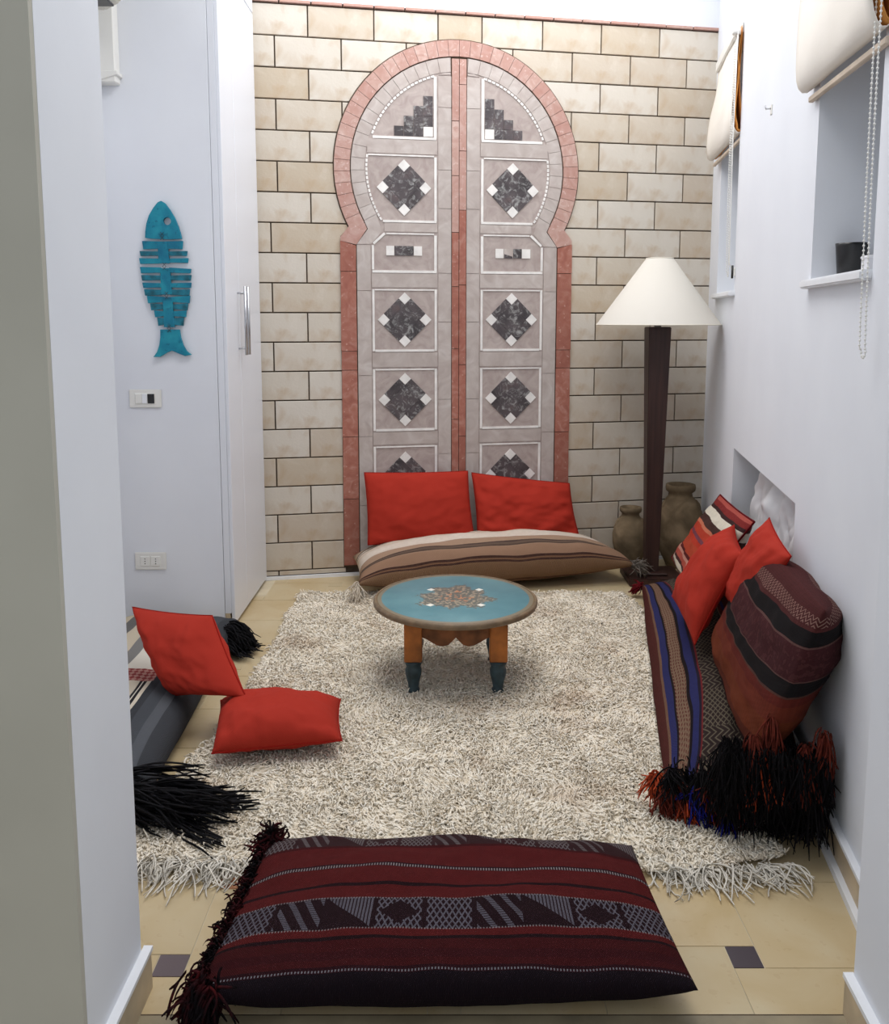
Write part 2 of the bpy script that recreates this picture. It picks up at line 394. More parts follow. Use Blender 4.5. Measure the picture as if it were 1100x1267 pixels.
for s0, s1, ph in ((1.027, 1.0645, 0), (1.0675, 1.105, .13)):
    z = 2.755 - ph
    if ph: piece('center_strip', [(s0, z), (s1, z), (s1, 2.755), (s0, 2.755)], PINK, .023)
    while z > .06:
        z2 = max(z-R.uniform(.28, .46), .05); piece('center_strip', [(s0, z2), (s1, z2), (s1, z), (s0, z)], PINK_D if z < 2.1 else PINK, .023); z = z2
# leaf fields
fld = arc(.576, 94.5, 213, 26) + [(.517, 1.79), (.517, .06), (1.024, .06)]
for s_ in (0, 1):
    q = fld if not s_ else [(2*CX-x, z) for x, z in fld][::-1]; prism('leaf_field', q, -.017, -.0144, TAUPE, mu)
# grey ring stones
n = 17
for i in range(n):
    b0, b1 = 95+(208-95)*i/n, 95+(208-95)*(i+1)/n; o_, i_ = arc(.576, b0, b1, 1), arc(.503, b0, b1, 1)
    both('ring_stone', [o_[0], o_[1], i_[1], i_[0]], GREY)
both('ring_stone', [arc(.576, 208, 208, 1)[0], (.575, 1.872), (.517, 1.792), (.592, 1.792), (.652, 1.858), (.640, 1.90), arc(.503, 208, 208, 1)[0]], GREY)
# stiles and rails
zz = 1.79
for h in (.24, .45, .33, .38, .40):
    z0_ = max(zz-h, .06); both('stile', [(.517, z0_), (.590, z0_), (.590, zz), (.517, zz)], GREY); zz = z0_
zz = 2.665
for h in (.16, .32, .20, .34, .26, .42, .30, .36, .4):
    z0_ = max(zz-h, .06)
    if zz - z0_ > .02: both('stile', [(.953, z0_), (1.024, z0_), (1.024, zz), (.953, zz)], GREY)
    zz = z0_
both('stile', [(.985, 2.682), (1.0225, 2.682), (1.0225, 2.672), (.955, 2.668)], GREY)
for x0, x1, z0_, z1_ in ((.575, .950, 2.262, 2.334), (.662, .950, 1.860, 1.905), (.593, .950, 1.568, 1.642), (.593, .950, 1.143, 1.222), (.593, .950, .722, .792), (.593, .950, .30, .36)):
    both('rail', [(x0, z0_), (x1, z0_), (x1, z1_), (x0, z1_)], GREY)
# panels: white frames
def fr(x0, x1, z0_, z1_): both('white_strip', [(x0, z0_), (x1, z0_), (x1, z1_), (x0, z1_)], WMARB, .0215)
fr(.930, .945, 2.345, 2.66); fr(.605, .945, 2.336, 2.349)
fr(.932, .945, 1.915, 2.25); fr(.655, .945, 1.908, 1.920)
fr(.931, .945, 1.650, 1.845); fr(.596, .945, 1.645, 1.658); fr(.596, .608, 1.66, 1.79); both('white_strip', [(.608, 1.79), (.600, 1.80), (.662, 1.856), (.672, 1.848)], WMARB, .0215)
fr(.672, .932, 1.846, 1.853); fr(.580, .932, 2.249, 2.256)
for zt, zb in ((1.560, 1.228), (1.135, .798), (.714, .366)):
    fr(.596, .608, zb, zt); fr(.933, .945, zb, zt); fr(.608, .933, zb-.002, zb+.010); fr(.608, .933, zt-.008, zt-.001)
for b0, b1, n in ((105.5, 160, 20), (172, 213, 16)):
    for i in range(n):
        o_, i_ = arc(.500, b0+(b1-b0)*i/n, b0+(b1-b0)*(i+.86)/n, 1), arc(.488, b0+(b1-b0)*i/n, b0+(b1-b0)*(i+.86)/n, 1)
        both('bead_strip', [o_[0], o_[1], i_[1], i_[0]], WMARB, .0215)
# diamonds
def diamond(cx_, cz_):
    L_ = .2065; e_ = [-L_/2, -L_/2+.046, L_/2-.046, L_/2]; c = math.sqrt(.5)
    for i in range(3):
        for j in range(3):
            q = [(e_[i], e_[j]), (e_[i+1], e_[j]), (e_[i+1], e_[j+1]), (e_[i], e_[j+1])]
            q = [(cx_ + (a-b)*c, cz_ + (a+b)*c) for a, b in q]
            piece('diamond_tile', q, WMARB if (i != 1 and j != 1) else DARKM, .0215, .0006)
for z in (2.088, 1.397, .967, .537):
    diamond(.770, z); diamond(2*CX-.770, z)
# stepped tiles of the two top fans
u = .052
for row, nd in enumerate((1, 2, 3, 4)):
    z1_ = 2.560 - row*u
    for k in range(nd):
        x1_ = .926 - k*u; both('step_tile', [(x1_-u, z1_-u), (x1_, z1_-u), (x1_, z1_), (x1_-u, z1_)], WMARB if (row == 3 and k == 0) else DARKM)
for x0, x1, mt in ((.672, .716, WMARB), (.716, .820, DARKM), (.820, .866, WMARB)): piece('bar_tile', [(x0, 1.735), (x1, 1.735), (x1, 1.787), (x0, 1.787)], mt, .0215)
for x0, x1, mt in ((1.268, 1.314, WMARB), (1.314, 1.368, GREY), (1.368, 1.416, DARKM), (1.416, 1.466, WMARB)): piece('bar_tile', [(x0, 1.728), (x1, 1.728), (x1, 1.780), (x0, 1.780)], mt, .0215)
piece('bar_tile', [(1.316, 1.728), (1.366, 1.728), (1.366, 1.738), (1.316, 1.752)], DARKM, .022)

# ================================================================= WARDROBE
wd = empty('wardrobe', (-.965, 3.93, 0)); tag(wd, 'white built-in wardrobe with tall doors along the left beside the fish wall', 'wardrobe')
WLAC = plain('white_lacquer', (226, 229, 236), .35, .5)
CHROME = plain('brushed_steel', (190, 192, 196), .3, .5, 1.0)
box('body', -.033, -.006, .005, .750, .07, 3.69, WLAC, wd)
box('plinth', -.033, -.012, .005, .750, 0, .07, BASEB, wd)
box('door', -.006, .010, .012, .262, .02, 2.905, WLAC, wd, .002)
box('door', -.006, .010, .266, .735, .02, 2.905, WLAC, wd, .002)
box('upper_door', -.006, .010, .012, .262, 2.912, 3.66, WLAC, wd, .002)
box('upper_door', -.006, .010, .266, .735, 2.912, 3.66, WLAC, wd, .002)
doors = [c for c in wd.children if c.name.startswith('door')]
for d_, yy in zip(doors, (.235, .298)):
    hnd = tube('handle', [(.045, yy, 1.235), (.045, yy, 1.55)], .0065, CHROME, d_, 12)
    bm = bmesh.new()
    for z in (1.265, 1.52): tube_bm(bm, [(.008, yy, z), (.045, yy, z)], .004, 8)
    o_ = bm_done(bm, 'handle_post', CHROME, d_, True)

# ================================================================= FISH
YF = 3.93
m = M('turquoise_wood', .6, .3); n1 = m.noise(12, 5, dist=.5); n2 = m.noise(60, 4)
TURQ = m.out(m.mix((n2 > .62)*.4, m.ramp(n1, [(.3, (16, 104, 134)), (.5, (24, 130, 154)), (.72, (40, 150, 168))]), (14, 70, 100)), n2, .3, .004)
TURQ_D = plain('dark_turquoise_wood', (30, 112, 132), .6, .3, var=.3, scale=40)
fk = .000628; fx0, fz0 = -1.212, 1.902   # tip of the snout
def FP(px, py): return ((px-275)*fk, -(py-105)*fk)
fish = empty('wall_fish', (fx0, YF, fz0)); tag(fish, 'turquoise wooden fish skeleton hanging head up on the white left wall', 'wall decoration')
hd = [(275, 105), (300, 120), (330, 160), (362, 215), (385, 275), (398, 320), (406, 358), (330, 362), (275, 360), (200, 358), (157, 352), (160, 310), (170, 255), (190, 200), (222, 150), (252, 115)]
ey = [(312 + 27*math.cos(a), 240 + 26*math.sin(a)) for a in [2*math.pi*i/12 for i in range(12)]]
def ring_prism(name, outer, inner, y0, y1, mat, parent):
    # outer polygon with a hole: triangulated through bmesh triangle_fill, then extruded
    bm = bmesh.new(); E = []
    for loop in (outer, inner):
        vs = [bm.verts.new((p[0], y0, p[1])) for p in loop]
        E += [bm.edges.new((vs[i], vs[(i+1) % len(vs)])) for i in range(len(vs))]
    r_ = bmesh.ops.triangle_fill(bm, edges=E, use_beauty=True)
    fs = [f for f in r_['geom'] if isinstance(f, bmesh.types.BMFace)]
    ex = bmesh.ops.extrude_face_region(bm, geom=fs)
    for v in ex['geom']:
        if isinstance(v, bmesh.types.BMVert): v.co.y = y1
    return bm_done(bm, name, mat, parent)
ring_prism('head', [FP(*p) for p in hd], [FP(*p) for p in ey], -.022, -.006, TURQ, fish)
segs = [([(372, 428), (440, 474), (488, 528)], [(132, 412), (112, 440), (107, 446)], (368, 530), 3),
        ([(548, 590), (603, 640), (655, 690), (700, 742)], [(110, 462), (116, 462), (122, 460), (132, 448)], (548, 742), 4),
        ([(748, 790), (800, 838), (848, 886), (896, 945)], [(150, 448), (170, 432), (195, 420), (215, 400)], (745, 965), 4)]
for si, (rows, wid, (t0, t1), nr_) in enumerate(segs):
    cx0 = 275 + si*10
    sp = prism('spine', [FP(cx0-36, t0+8), FP(cx0+30, t0+8), FP(cx0+40, t1-6), FP(cx0-34, t1-6)], -.019, -.007, TURQ, fish, .001)
    for k, ((ya, yb), (xa, xb)) in enumerate(zip(rows, wid)):
        ya, yb = ya-1, yb+1
        tl = (1, 0, -4)[si]
        prism('rib', [FP(xa, ya+tl), FP(cx0-30, ya+4), FP(cx0-30, yb-4), FP(xa+6, yb-tl)], -.017, -.007, TURQ_D if k % 2 else TURQ, fish, .001)
        if si == 0 and k == 2: yb = 522
        prism('rib', [FP(cx0+26, ya+4), FP(xb, ya+tl+ (14 if si == 1 and k == 0 else 0)), FP(xb-6, yb-tl), FP(cx0+26, yb-4)], -.017, -.007, TURQ_D if k % 2 else TURQ, fish, .001)
prism('tail', [FP(*p) for p in [(235, 975), (368, 975), (372, 1030), (388, 1085), (410, 1125), (445, 1150), (400, 1158), (350, 1138), (310, 1118), (275, 1135), (225, 1165), (180, 1165), (210, 1130), (228, 1080), (236, 1030)]], -.022, -.006, TURQ, fish, .001)
WIRE = plain('dark_wire', (30, 40, 50), .4, .5)
bm = bmesh.new()
for y in (340, 545, 742, 968):
    for dx in (-12, 12): tube_bm(bm, [(*FP(275+dx+(y-340)*.04, y-25)[:1], -.024, FP(0, y-25)[1]), (FP(275-dx+(y-340)*.04, y)[0], -.026, FP(0, y)[1]), (FP(275+dx+(y-340)*.04, y+25)[0], -.024, FP(0, y+25)[1])], .0012, 5)
bm_done(bm, 'wire_tie', WIRE, fish)
tube('hanger_peg', [(0, -.008, -.02), (0, 0, -.02)], .004, WIRE, fish)

# ================================================================= SWITCH, SOCKET, TRUNKING, AIR CONDITIONER, HOOK
PLW = plain('white_plastic', (232, 231, 226), .35, .45)
PLD = plain('black_plastic', (22, 22, 24), .3, .5)
sw = empty('light_switch', (-1.319, 3.93, 1.053)); tag(sw, 'white light switch plate with one dark rocker below the turquoise fish', 'light switch')
box('plate', -.070, .070, -.009, 0, -.040, .040, PLW, sw, .003, 2)
box('module_frame', -.044, .044, -.012, -.008, -.024, .024, PLW, sw, .001)
box('rocker', -.042, -.014, -.015, -.011, -.021, .021, PLW, sw, .0015); box('rocker', -.012, .010, -.015, -.011, -.021, .021, TRIM_W, sw, .0015)
tag(box('rocker', .012, .042, -.015, -.011, -.021, .021, PLD, sw, .0015), 'black switch rocker')
so = empty('wall_socket', (-1.325, 3.93, .318)); tag(so, 'white double wall socket low on the left wall behind the cushions', 'socket')
box('plate', -.070, .070, -.009, 0, -.040, .040, PLW, so, .003, 2)
for x0 in (-.045, .003):
    box('outlet', x0, x0+.042, -.012, -.008, -.022, .022, PLW, so, .001)
    bm = bmesh.new()
    for k in (-1, 0, 1): tube_bm(bm, [(x0+.021, -.0126, k*.011), (x0+.021, -.0118, k*.011)], .0025, 8)
    bm_done(bm, 'outlet_hole', PLD, so)
tr_ = empty('pipe_cover', (-1.405, 3.93, 2.38)); tag(tr_, 'white plastic pipe trunking in the corner under the air conditioner', 'pipe cover')
box('trunk', -.045, .035, -.06, 0, .0, .62, PLW, tr_, .004); prism('end_cap', [(-.052, .0), (.045, .03), (.045, .045), (-.052, .045)], -.066, 0, PLW, tr_, .002)
ac = empty('air_conditioner', (-1.47, 3.35, 2.62)); tag(ac, 'end of a white wall air conditioner at the top left corner', 'air conditioner')
def ac_prof(): return [(0, 0), (.13, -.01), (.19, .02), (.215, .08), (.22, .26), (.20, .29), (0, .29)]
bm = bmesh.new(); pr = ac_prof(); a = [bm.verts.new((x, -.42, z)) for x, z in pr]; b = [bm.verts.new((x, .36, z)) for x, z in pr]
bm.faces.new(a); bm.faces.new(b[::-1])
for i in range(len(pr)): bm.faces.new((a[i], b[i], b[(i+1) % len(pr)], a[(i+1) % len(pr)]))
bm_done(bm, 'casing', plain('aged_plastic', (206, 203, 192), .4, .4), ac, False, .006, 2)
box('louver', .10, .185, -.36, .30, -.014, -.004, PLD, ac, .002)
hk = empty('wall_hook', P_right(1.69, 0, 2.19), ANG_R); tag(hk, 'tiny metal hook fixed to the white wall between the two blinds', 'hook')
box('base_plate', -.012, .012, -.004, 0, -.018, .018, PLW, hk, .001); tube('prong', [(0, -.004, .004), (0, -.022, .004), (0, -.026, .016)], .003, CHROME, hk)

# ================================================================= ROMAN BLINDS
CANV = M('cream_canvas', .85, .15); n1 = CANV.noise(3, 3); n2 = CANV.noise(300, 2)
CANV.b.inputs['Subsurface Weight'].default_value = 0
CANV = CANV.out(CANV.ramp(n1, [(.3, (232, 226, 216)), (.7, (241, 236, 228))]), n2, .2, .002)
LINING = plain('orange_lining', (214, 148, 78), .8, .2, var=.12, scale=10)
TAN = plain('tan_wood_bar', (206, 190, 172), .6, .3, var=.1)
def sheet(name, prof_far, prof_near, r0, r1, mat, parent, th=.003, n=14):
    """cloth swept from profile (y,z) at r0 to profile at r1"""
    bm = bmesh.new(); rows = []
    for i in range(n+1):
        t = i/n; rows.append([(r0+(r1-r0)*t, a[0]*(1-t)+b[0]*t + .002*math.sin(t*9+k), a[1]*(1-t)+b[1]*t) for k, (a, b) in enumerate(zip(prof_far, prof_near))])
    vs = [[bm.verts.new(p) for p in r_] for r_ in rows]
    for i in range(n):
        for k in range(len(vs[0])-1): bm.faces.new((vs[i][k], vs[i+1][k], vs[i+1][k+1], vs[i][k+1]))
    o = bm_done(bm, name, mat, parent, True); md = o.modifiers.new('thick', 'SOLIDIFY'); md.thickness = th; md.offset = 0; return o
def bez(pts, n=14):
    out = []
    for i in range(n+1):
        t = i/n; q = [Vector(p) for p in pts]
        while len(q) > 1: q = [a*(1-t)+b*t for a, b in zip(q, q[1:])]
        out.append(tuple(q[0]))
    return out
def blind(label, r0, r1, zh, zb0, zb1, of, on, chain, cz):
    e = empty('roman_blind', ORG_R, ANG_R); tag(e, label, 'blind', 'roman blinds over the right wall windows')
    far = bez([(-.02, zh), (-.03, zh-.25), (-of-.02, zb0+.25), (-of-.05, zb0+.03), (-of-.01, zb0-.03), (-of+.03, zb0+.02)])
    near = bez([(-.02, zh), (-.03, zh-.25), (-on-.02, zb1+.25), (-on-.05, zb1+.03), (-on-.01, zb1-.03), (-on+.03, zb1+.02)])
    sheet('front_sheet', far, near, r0, r1, CANV, e)
    far2 = [(y+.016 if y < -.03 else y+.008, z+.006) for y, z in far]; near2 = [(y+.016 if y < -.03 else y+.008, z+.006) for y, z in near]
    sheet('inner_lining', far2, near2, r0+.004, r1+.012, LINING, e, .002)
    fb = bez([(-.008, zh), (-.008, zh-.3), (-.02, zb0+.2), (-of+.03, zb0+.03)], 8); nb_ = bez([(-.008, zh), (-.008, zh-.3), (-.02, zb1+.2), (-on+.03, zb1+.03)], 8)
    sheet('back_lining', fb, nb_, r0+.01, r1+.004, LINING, e, .002)
    bm = bmesh.new(); add_box(bm, 0, 1, -.006, .010, -.018, 0)
    for v in bm.verts:
        t = v.co.x; v.co = Vector((r0+.03+(r1-r0-.03)*t, (-of*(1-t)-on*t)+v.co.y+.02, zb0*(1-t)+zb1*t+v.co.z-.012))
    bm_done(bm, 'bottom_bar', TAN, e, False, .003)
    box('head_rail', r0, r1, -.035, -.002, zh-.02, zh+.03, PLW, e, .004)
    # beaded chain loop
    bm = bmesh.new(); pts = []
    zt = zh-.01
    for k in range(60):
        t = k/59; pts.append((r1+.018+.004*math.sin(t*5), -.030-.01*math.sin(t*3.1), zt-(zt-cz)*t))
    for k in range(12):
        a = math.pi*k/11; pts.append((r1+.018-.022*(1-math.cos(a))/2*1.6, -.030, cz-.02*math.sin(a)))
    for k in range(60):
        t = k/59; pts.append((r1-.017+.012*t, -.034-.008*math.sin(t*3.1), cz+(zt-cz)*t))
    tube_bm(bm, pts, .0012, 5)
    d = 0
    for a, b in zip(pts, pts[1:]):
        L_ = (Vector(b)-Vector(a)).length
        while d < L_:
            p = Vector(a).lerp(Vector(b), d/L_); bmesh.ops.create_icosphere(bm, subdivisions=1, radius=.0034, matrix=Matrix.Translation(p)); d += .011
        d -= L_
    o = bm_done(bm, 'bead_chain', PLW, e, True)
    lathe('chain_gear', [(0, -.012), (.018, -.012), (.018, .012), (0, .012)], PLW, e, 16, (r1+.01, -.034, zh-.02))
    return e
blind('small far cream roman blind with orange lining hanging nearest the block wall', .24, .93, 2.72, 2.24, 2.25, .050, .015, 1, 1.62)
blind('large near cream roman blind with orange lining at the top right', 2.36, 3.13, 2.76, 2.085, 2.045, .035, .035, 1, 1.33)
tube('cord', [tuple(P_right(.955, .03, 2.7)), tuple(P_right(.96, .035, 2.2)), tuple(P_right(.955, .03, 1.66)), tuple(P_right(.955, .012, 1.62))], .0025, PLW)
cd = bpy.data.objects['cord']; tag(cd, 'thin white pull cord hanging beside the far small window', 'cord')
cl = empty('cord_cleat', P_right(.955, 0, 1.62), ANG_R); tag(cl, 'small dark cord cleat beside the far window sill', 'cleat')
box('mount', -.008, .008, -.008, 0, -.02, .02, PLW, cl, .002); tube('horn', [(0, -.014, -.03), (0, -.014, .03)], .005, PLD, cl)

# things on the near sill
zs = 1.520
cup = empty('cup', P_right(2.50, -.10, zs)); tag(cup, 'black cup standing on the near window sill', 'cup')
lathe('body', [(0, 0), (.034, 0), (.038, .006), (.046, .095), (.047, .104), (.043, .104), (.035, .010), (0, .008)], PLD, cup, 28)
tin = empty('small_box', P_right(2.90, -.05, zs), ANG_R); tag(tin, 'small pale box beside the black cup on the near sill', 'box')
box('carton', -.028, .03, -.025, .03, 0, .036, plain('pale_card', (214, 214, 218), .6, .3), tin, .002); box('lid', -.030, .032, -.027, .032, .034, .041, plain('pale_lid', (226, 226, 230), .5, .3), tin, .002)

# ================================================================= CUSHIONS
def weave(m_, su=260, sv=260):
    u_, v_ = m_.uv(); return ((u_*su*6.283).sin() * (v_*sv*6.283).sin())
def cushion(name, corners, t_up, t_dn, mat, parent=None, nu=48, nv=32, pinch=.06, ex=2.6, po=.55, wr_=.006, seed=0, zmin=None, fn=None, pucker=.0, origin=None):
    """closed stuffed shape from 4 world corners p00(u0v0) p10(u1v0) p11 p01; t_up along the normal"""
    c = [Vector(p) for p in corners]; nrm = ((c[1]-c[0]).cross(c[3]-c[0]) + (c[2]-c[1]).cross(c[2]-c[3])*1.0).normalized()
    org = Vector(origin) if origin is not None else sum(c, Vector())/4
    bm = bmesh.new(); uvl = bm.loops.layers.uv.new('UVMap')
    def P(u, v, side):
        a, b = 2*u-1, 2*v-1
        pa = a*(1 - pinch*(1-b*b)*abs(a)); pb = b*(1 - pinch*(1-a*a)*abs(b))
        uu, vv = (pa+1)/2, (pb+1)/2
        p = (c[0]*(1-uu)+c[1]*uu)*(1-vv) + (c[3]*(1-uu)+c[2]*uu)*vv
        h = max(0.0, (1-abs(a)**ex)*(1-abs(b)**ex))**po
        ns = noise.noise(Vector((a*2.2+seed*7.1, b*2.2, side*3.0)))*wr_*2.2 + noise.noise(Vector((a*6+seed*3.3, b*6, side*5.0)))*wr_
        e_ = 1-max(abs(a), abs(b))
        rad = math.sin(a*17+seed)*abs(b)**3 + math.sin(b*15+seed*2)*abs(a)**3
        h2 = (t_up if side > 0 else -t_dn)*h + side*(ns*min(1, h*2)) + side*pucker*rad*min(1, e_*5)
        p = p + nrm*h2
        if fn: p = fn(u, v, side, p)
        if zmin is not None and p.z < zmin: p.z = zmin
        return p - org
    top = {}; bot = {}
    for i in range(nu+1):
        for j in range(nv+1):
            # denser sampling near the rim
            u = .5 - .5*math.cos(math.pi*i/nu)*(.35) - .5*(1-2*i/nu)*.65 + 0; v = .5 - .5*math.cos(math.pi*j/nv)*(.35) - .5*(1-2*j/nv)*.65
            edge = i in (0, nu) or j in (0, nv)
            top[i, j] = (bm.verts.new(P(u, v, 1)), u, v)
            bot[i, j] = top[i, j] if edge else (bm.verts.new(P(u, v, -1)), u, v)
    for i in range(nu):
        for j in range(nv):
            for g_, rev in ((top, False), (bot, True)):
                q = [g_[i, j], g_[i+1, j], g_[i+1, j+1], g_[i, j+1]]
                if rev: q = q[::-1]
                f = bm.faces.new([a[0] for a in q]); f.smooth = True
                for l, a in zip(f.loops, q): l[uvl].uv = (a[1], a[2])
    me = bpy.data.meshes.new(name); bm.to_mesh(me); bm.free()
    o = link(name, me, mat, parent); 
    if parent is None: o.location = org
    return o, org, P
def cushion_thing(name, label, cat, corners, *a, group=None, cover='cover', **k):
    """Empty with its cover; returns the empty, the part origin and the surface function"""
    c = [Vector(p) for p in corners]; org = sum(c, Vector())/4; org.z = min(p.z for p in c)
    e = empty(name, org); tag(e, label, cat, group)
    o, og, P = cushion(cover, corners, *a, parent=e, origin=org, **k); return e, org, P
def piping(e, P, mat, r=.004, closed=True):
    pts = []
    for k in range(40): pts.append(P(k/40, 0, 1))
    for k in range(40): pts.append(P(1, k/40, 1))
    for k in range(40): pts.append(P(1-k/40, 1, 1))
    for k in range(41): pts.append(P(0, 1-k/40, 1))
    return tube('piping', pts, r, mat, e, 6)

# ---- red cotton
m = M('red_cotton', .85, .15); n1 = m.noise(6, 4); n2 = m.noise(120, 3); wv = weave(m, 90, 90)
REDC = m.out(m.mix(n1*.5, (174, 50, 36), (152, 40, 30)), wv*.6 + n2, .25, .003); REDC_nodes = m
RED_P = plain('red_piping', (150, 28, 20), .85, .1)
def red_cushion(label, corners, t1, t2, seed, **k):
    e, og, P = cushion_thing('red_cushion', label, 'cushion', corners, t1, t2, REDC, group='plain red cushions', seed=seed, nu=44, nv=36, pinch=k.pop('pinch', .07), pucker=k.pop('pucker', .003), wr_=k.pop('wr_', .005), **k)
    piping(e, P, RED_P, .0022); return e

# back pair, leaning on the block wall
red_cushion('red cushion leaning on the mosaic wall, left one of the back pair', [P_back(.54, .20, .215), P_back(1.12, .20, .215), P_back(1.105, .085, .575), P_back(.535, .085, .585)], .075, .06, 1, pinch=.03, pucker=.004)
red_cushion('red cushion leaning on the mosaic wall, right one of the back pair', [P_back(1.135, .20, .215), P_back(1.71, .20, .215), P_back(1.69, .085, .485), P_back(1.125, .085, .565)], .075, .06, 2, pinch=.03, pucker=.006, wr_=.009)
# left pair
red_cushion('red cushion propped up on the cream and charcoal floor cushion', [(-.935, 2.93, .118), (-.655, 2.82, .160), (-.815, 3.03, .368), (-1.150, 3.18, .350)], .085, .06, 3, pinch=.05)
red_cushion('red cushion lying flat on the shaggy rug at the left', [(-.715, 2.60, .075), (-.322, 2.665, .085), (-.365, 3.00, .075), (-.785, 2.99, .075)], .105, .05, 4, pinch=.05, zmin=.028, pucker=.004)
# right pair
red_cushion('red cushion slumped on the blue striped long cushion', [P_right(1.68, .31, .265), P_right(2.20, .275, .25), P_right(2.24, .13, .60), P_right(1.84, .10, .61)], .095, .05, 5, pinch=.05, pucker=.004)
red_cushion('red cushion tucked behind the big maroon kilim cushion, corner showing', [P_right(2.02, .17, .40), P_right(2.45, .14, .40), P_right(2.64, .06, .70), P_right(2.27, .055, .735)], .055, .04, 6, pinch=.05)

# ---- back long striped cushion
m = M('brown_striped_wool', .9, .1); u_, v_ = m.uv(); n1 = m.noise(4, 3); wob = v_ + (n1-.5)*.012
st = m.ramp(wob, [(0, (126, 98, 74)), (.035, (62, 40, 38)), (.045, (120, 88, 66)), (.055, (58, 36, 34)), (.075, (150, 118, 96)), (.19, (158, 128, 106)), (.20, (76, 62, 56)), (.225, (98, 82, 72)), (.255, (72, 58, 54)), (.28, (166, 138, 116)), (.39, (170, 146, 126)), (.40, (222, 210, 196)), (.62, (214, 198, 180)), (.735, (96, 86, 80)), (.75, (210, 196, 180)), (.775, (84, 74, 70)), (.80, (180, 156, 134)), (.9, (150, 124, 102))], True)
ne = m.noise(50, 3)
STRB = m.out(m.mix(ne*.25, st, (120, 96, 78)), weave(m, 160, 70)+ne, .3, .003)
cB = [P_back(.455, .50, .09), P_back(1.935, .47, .105), P_back(1.84, .06, .12), P_back(.47, .06, .12)]
e, og, P = cushion_thing('striped_floor_cushion', 'long brown and cream striped floor cushion at the foot of the block wall', 'floor cushion', cB, .165, .085, STRB, nu=70, nv=34, pinch=.03, ex=2.9, po=.5, wr_=.006, seed=9, zmin=.004, pucker=.006)
GREYY = plain('grey_wool', (120, 112, 104), .9, .1, var=.3, scale=60); CREAMY = plain('cream_wool', (214, 202, 184), .9, .1)
g = NR
p0 = np.array([(P_back(1.93, .46, .11)+Vector((0, 0, 0)))[:]]*60) + g.normal(size=(60, 3))*.012 - np.array(og[:]); yarns('tassel', p0, np.array([(.8, .0, .0)]*60)+g.normal(size=(60, 3))*.5, .07, .0028, GREYY, e, 4, .5, .3, zmin=.012-og.z, seed=3)
p0 = np.array([P_back(.455, .50, .09)[:]]*40) + g.normal(size=(40, 3))*.01 - np.array(og[:]); yarns('tassel', p0, np.array([(-.1, -.6, -.4)]*40)+g.normal(size=(40, 3))*.3, .09, .0025, CREAMY, e, 4, .5, .3, zmin=.02-og.z, seed=4)

# ---- left cream and charcoal cushion
m = M('cream_charcoal_wool', .9, .1); u_, v_ = m.uv()    # u: across towards the rug, v: from near to far
n1 = m.noise(30, 3)
side = m.ramp(u_, [(0, (196, 186, 168)), (.655, (196, 186, 168)), (.66, (44, 42, 44)), (.672, (214, 206, 192)), (.682, (40, 38, 40)), (.700, (206, 196, 178)), (.73, (58, 60, 64)), (.78, (70, 73, 78)), (.85, (86, 89, 94)), (.91, (62, 64, 68))], True)
far_ = m.ramp(u_, [(0, (184, 172, 150)), (.20, (100, 98, 96)), (.30, (188, 176, 156)), (.42, (120, 118, 116)), (.50, (206, 200, 188)), (.80, (70, 73, 78)), (.9, (62, 64, 68))], True)
zig = ((u_*30).tri()*.02 + v_*1.0)
sel = (v_ > .47)
bcol = m.mix(((u_*26).tri()*.5 + (v_*60).tri()*.5) > .5, (136, 62, 62), (176, 132, 122))
col = m.mix(sel, side, far_); band = (v_ > .41)*(v_ < .48)*(u_ < .74)
CCH = m.out(m.mix(band, col, bcol), weave(m, 110, 200) + n1, .35, .004)
cL = [(-1.45, 2.42, .05), (-.845, 2.40, .05), (-.91, 3.86, .05), (-1.45, 3.87, .05)]
e, og, P = cushion_thing('cream_floor_cushion', 'long cream and charcoal striped floor cushion along the left wall with black fringes', 'floor cushion', cL, .09, .05, CCH, nu=34, nv=70, pinch=.01, ex=5, po=.42, wr_=.006, seed=11, zmin=.004)
BLKY = plain('black_wool', (24, 23, 26), .9, .15, var=.3, scale=50)
def cords(nb, per, px, py, pz, dx, dy, dz, L0, L1, seed, droop, wander):
    g_ = np.random.default_rng(seed); P_, D_, L_ = [], [], []
    for b in range(nb):
        a = np.array([g_.uniform(*px), g_.uniform(*py), g_.uniform(*pz)]); d = np.array([g_.normal(*dx), g_.normal(*dy), g_.normal(*dz)]); l = g_.uniform(L0, L1)
        for q in range(per):
            P_.append(a + g_.normal(size=3)*.004); D_.append(d + g_.normal(size=3)*.05); L_.append(l*g_.uniform(.8, 1.03))
    return np.array(P_), np.array(D_), np.array(L_)
p0, dr, L_ = cords(95, 11, (-1.20, -.80), (2.31, 2.43), (.035, .115), (1, .1), (-.12, .22), (.0, .10), .10, .31, 5, .1, .1)
yarns('fringe', p0 - np.array(og[:]), dr, L_, .0034, BLKY, e, 8, .16, .10, zmin=.028-og.z, seed=5, kind='stuff')
p0, dr, L_ = cords(34, 10, (-.96, -.91), (3.60, 3.72), (.05, .105), (.9, .12), (-.40, .2), (.1, .12), .08, .17, 6, .1, .1)
yarns('fringe', p0 - np.array(og[:]), dr, L_, .0036, BLKY, e, 6, .55, .14, zmin=.02-og.z, seed=6, kind='stuff')

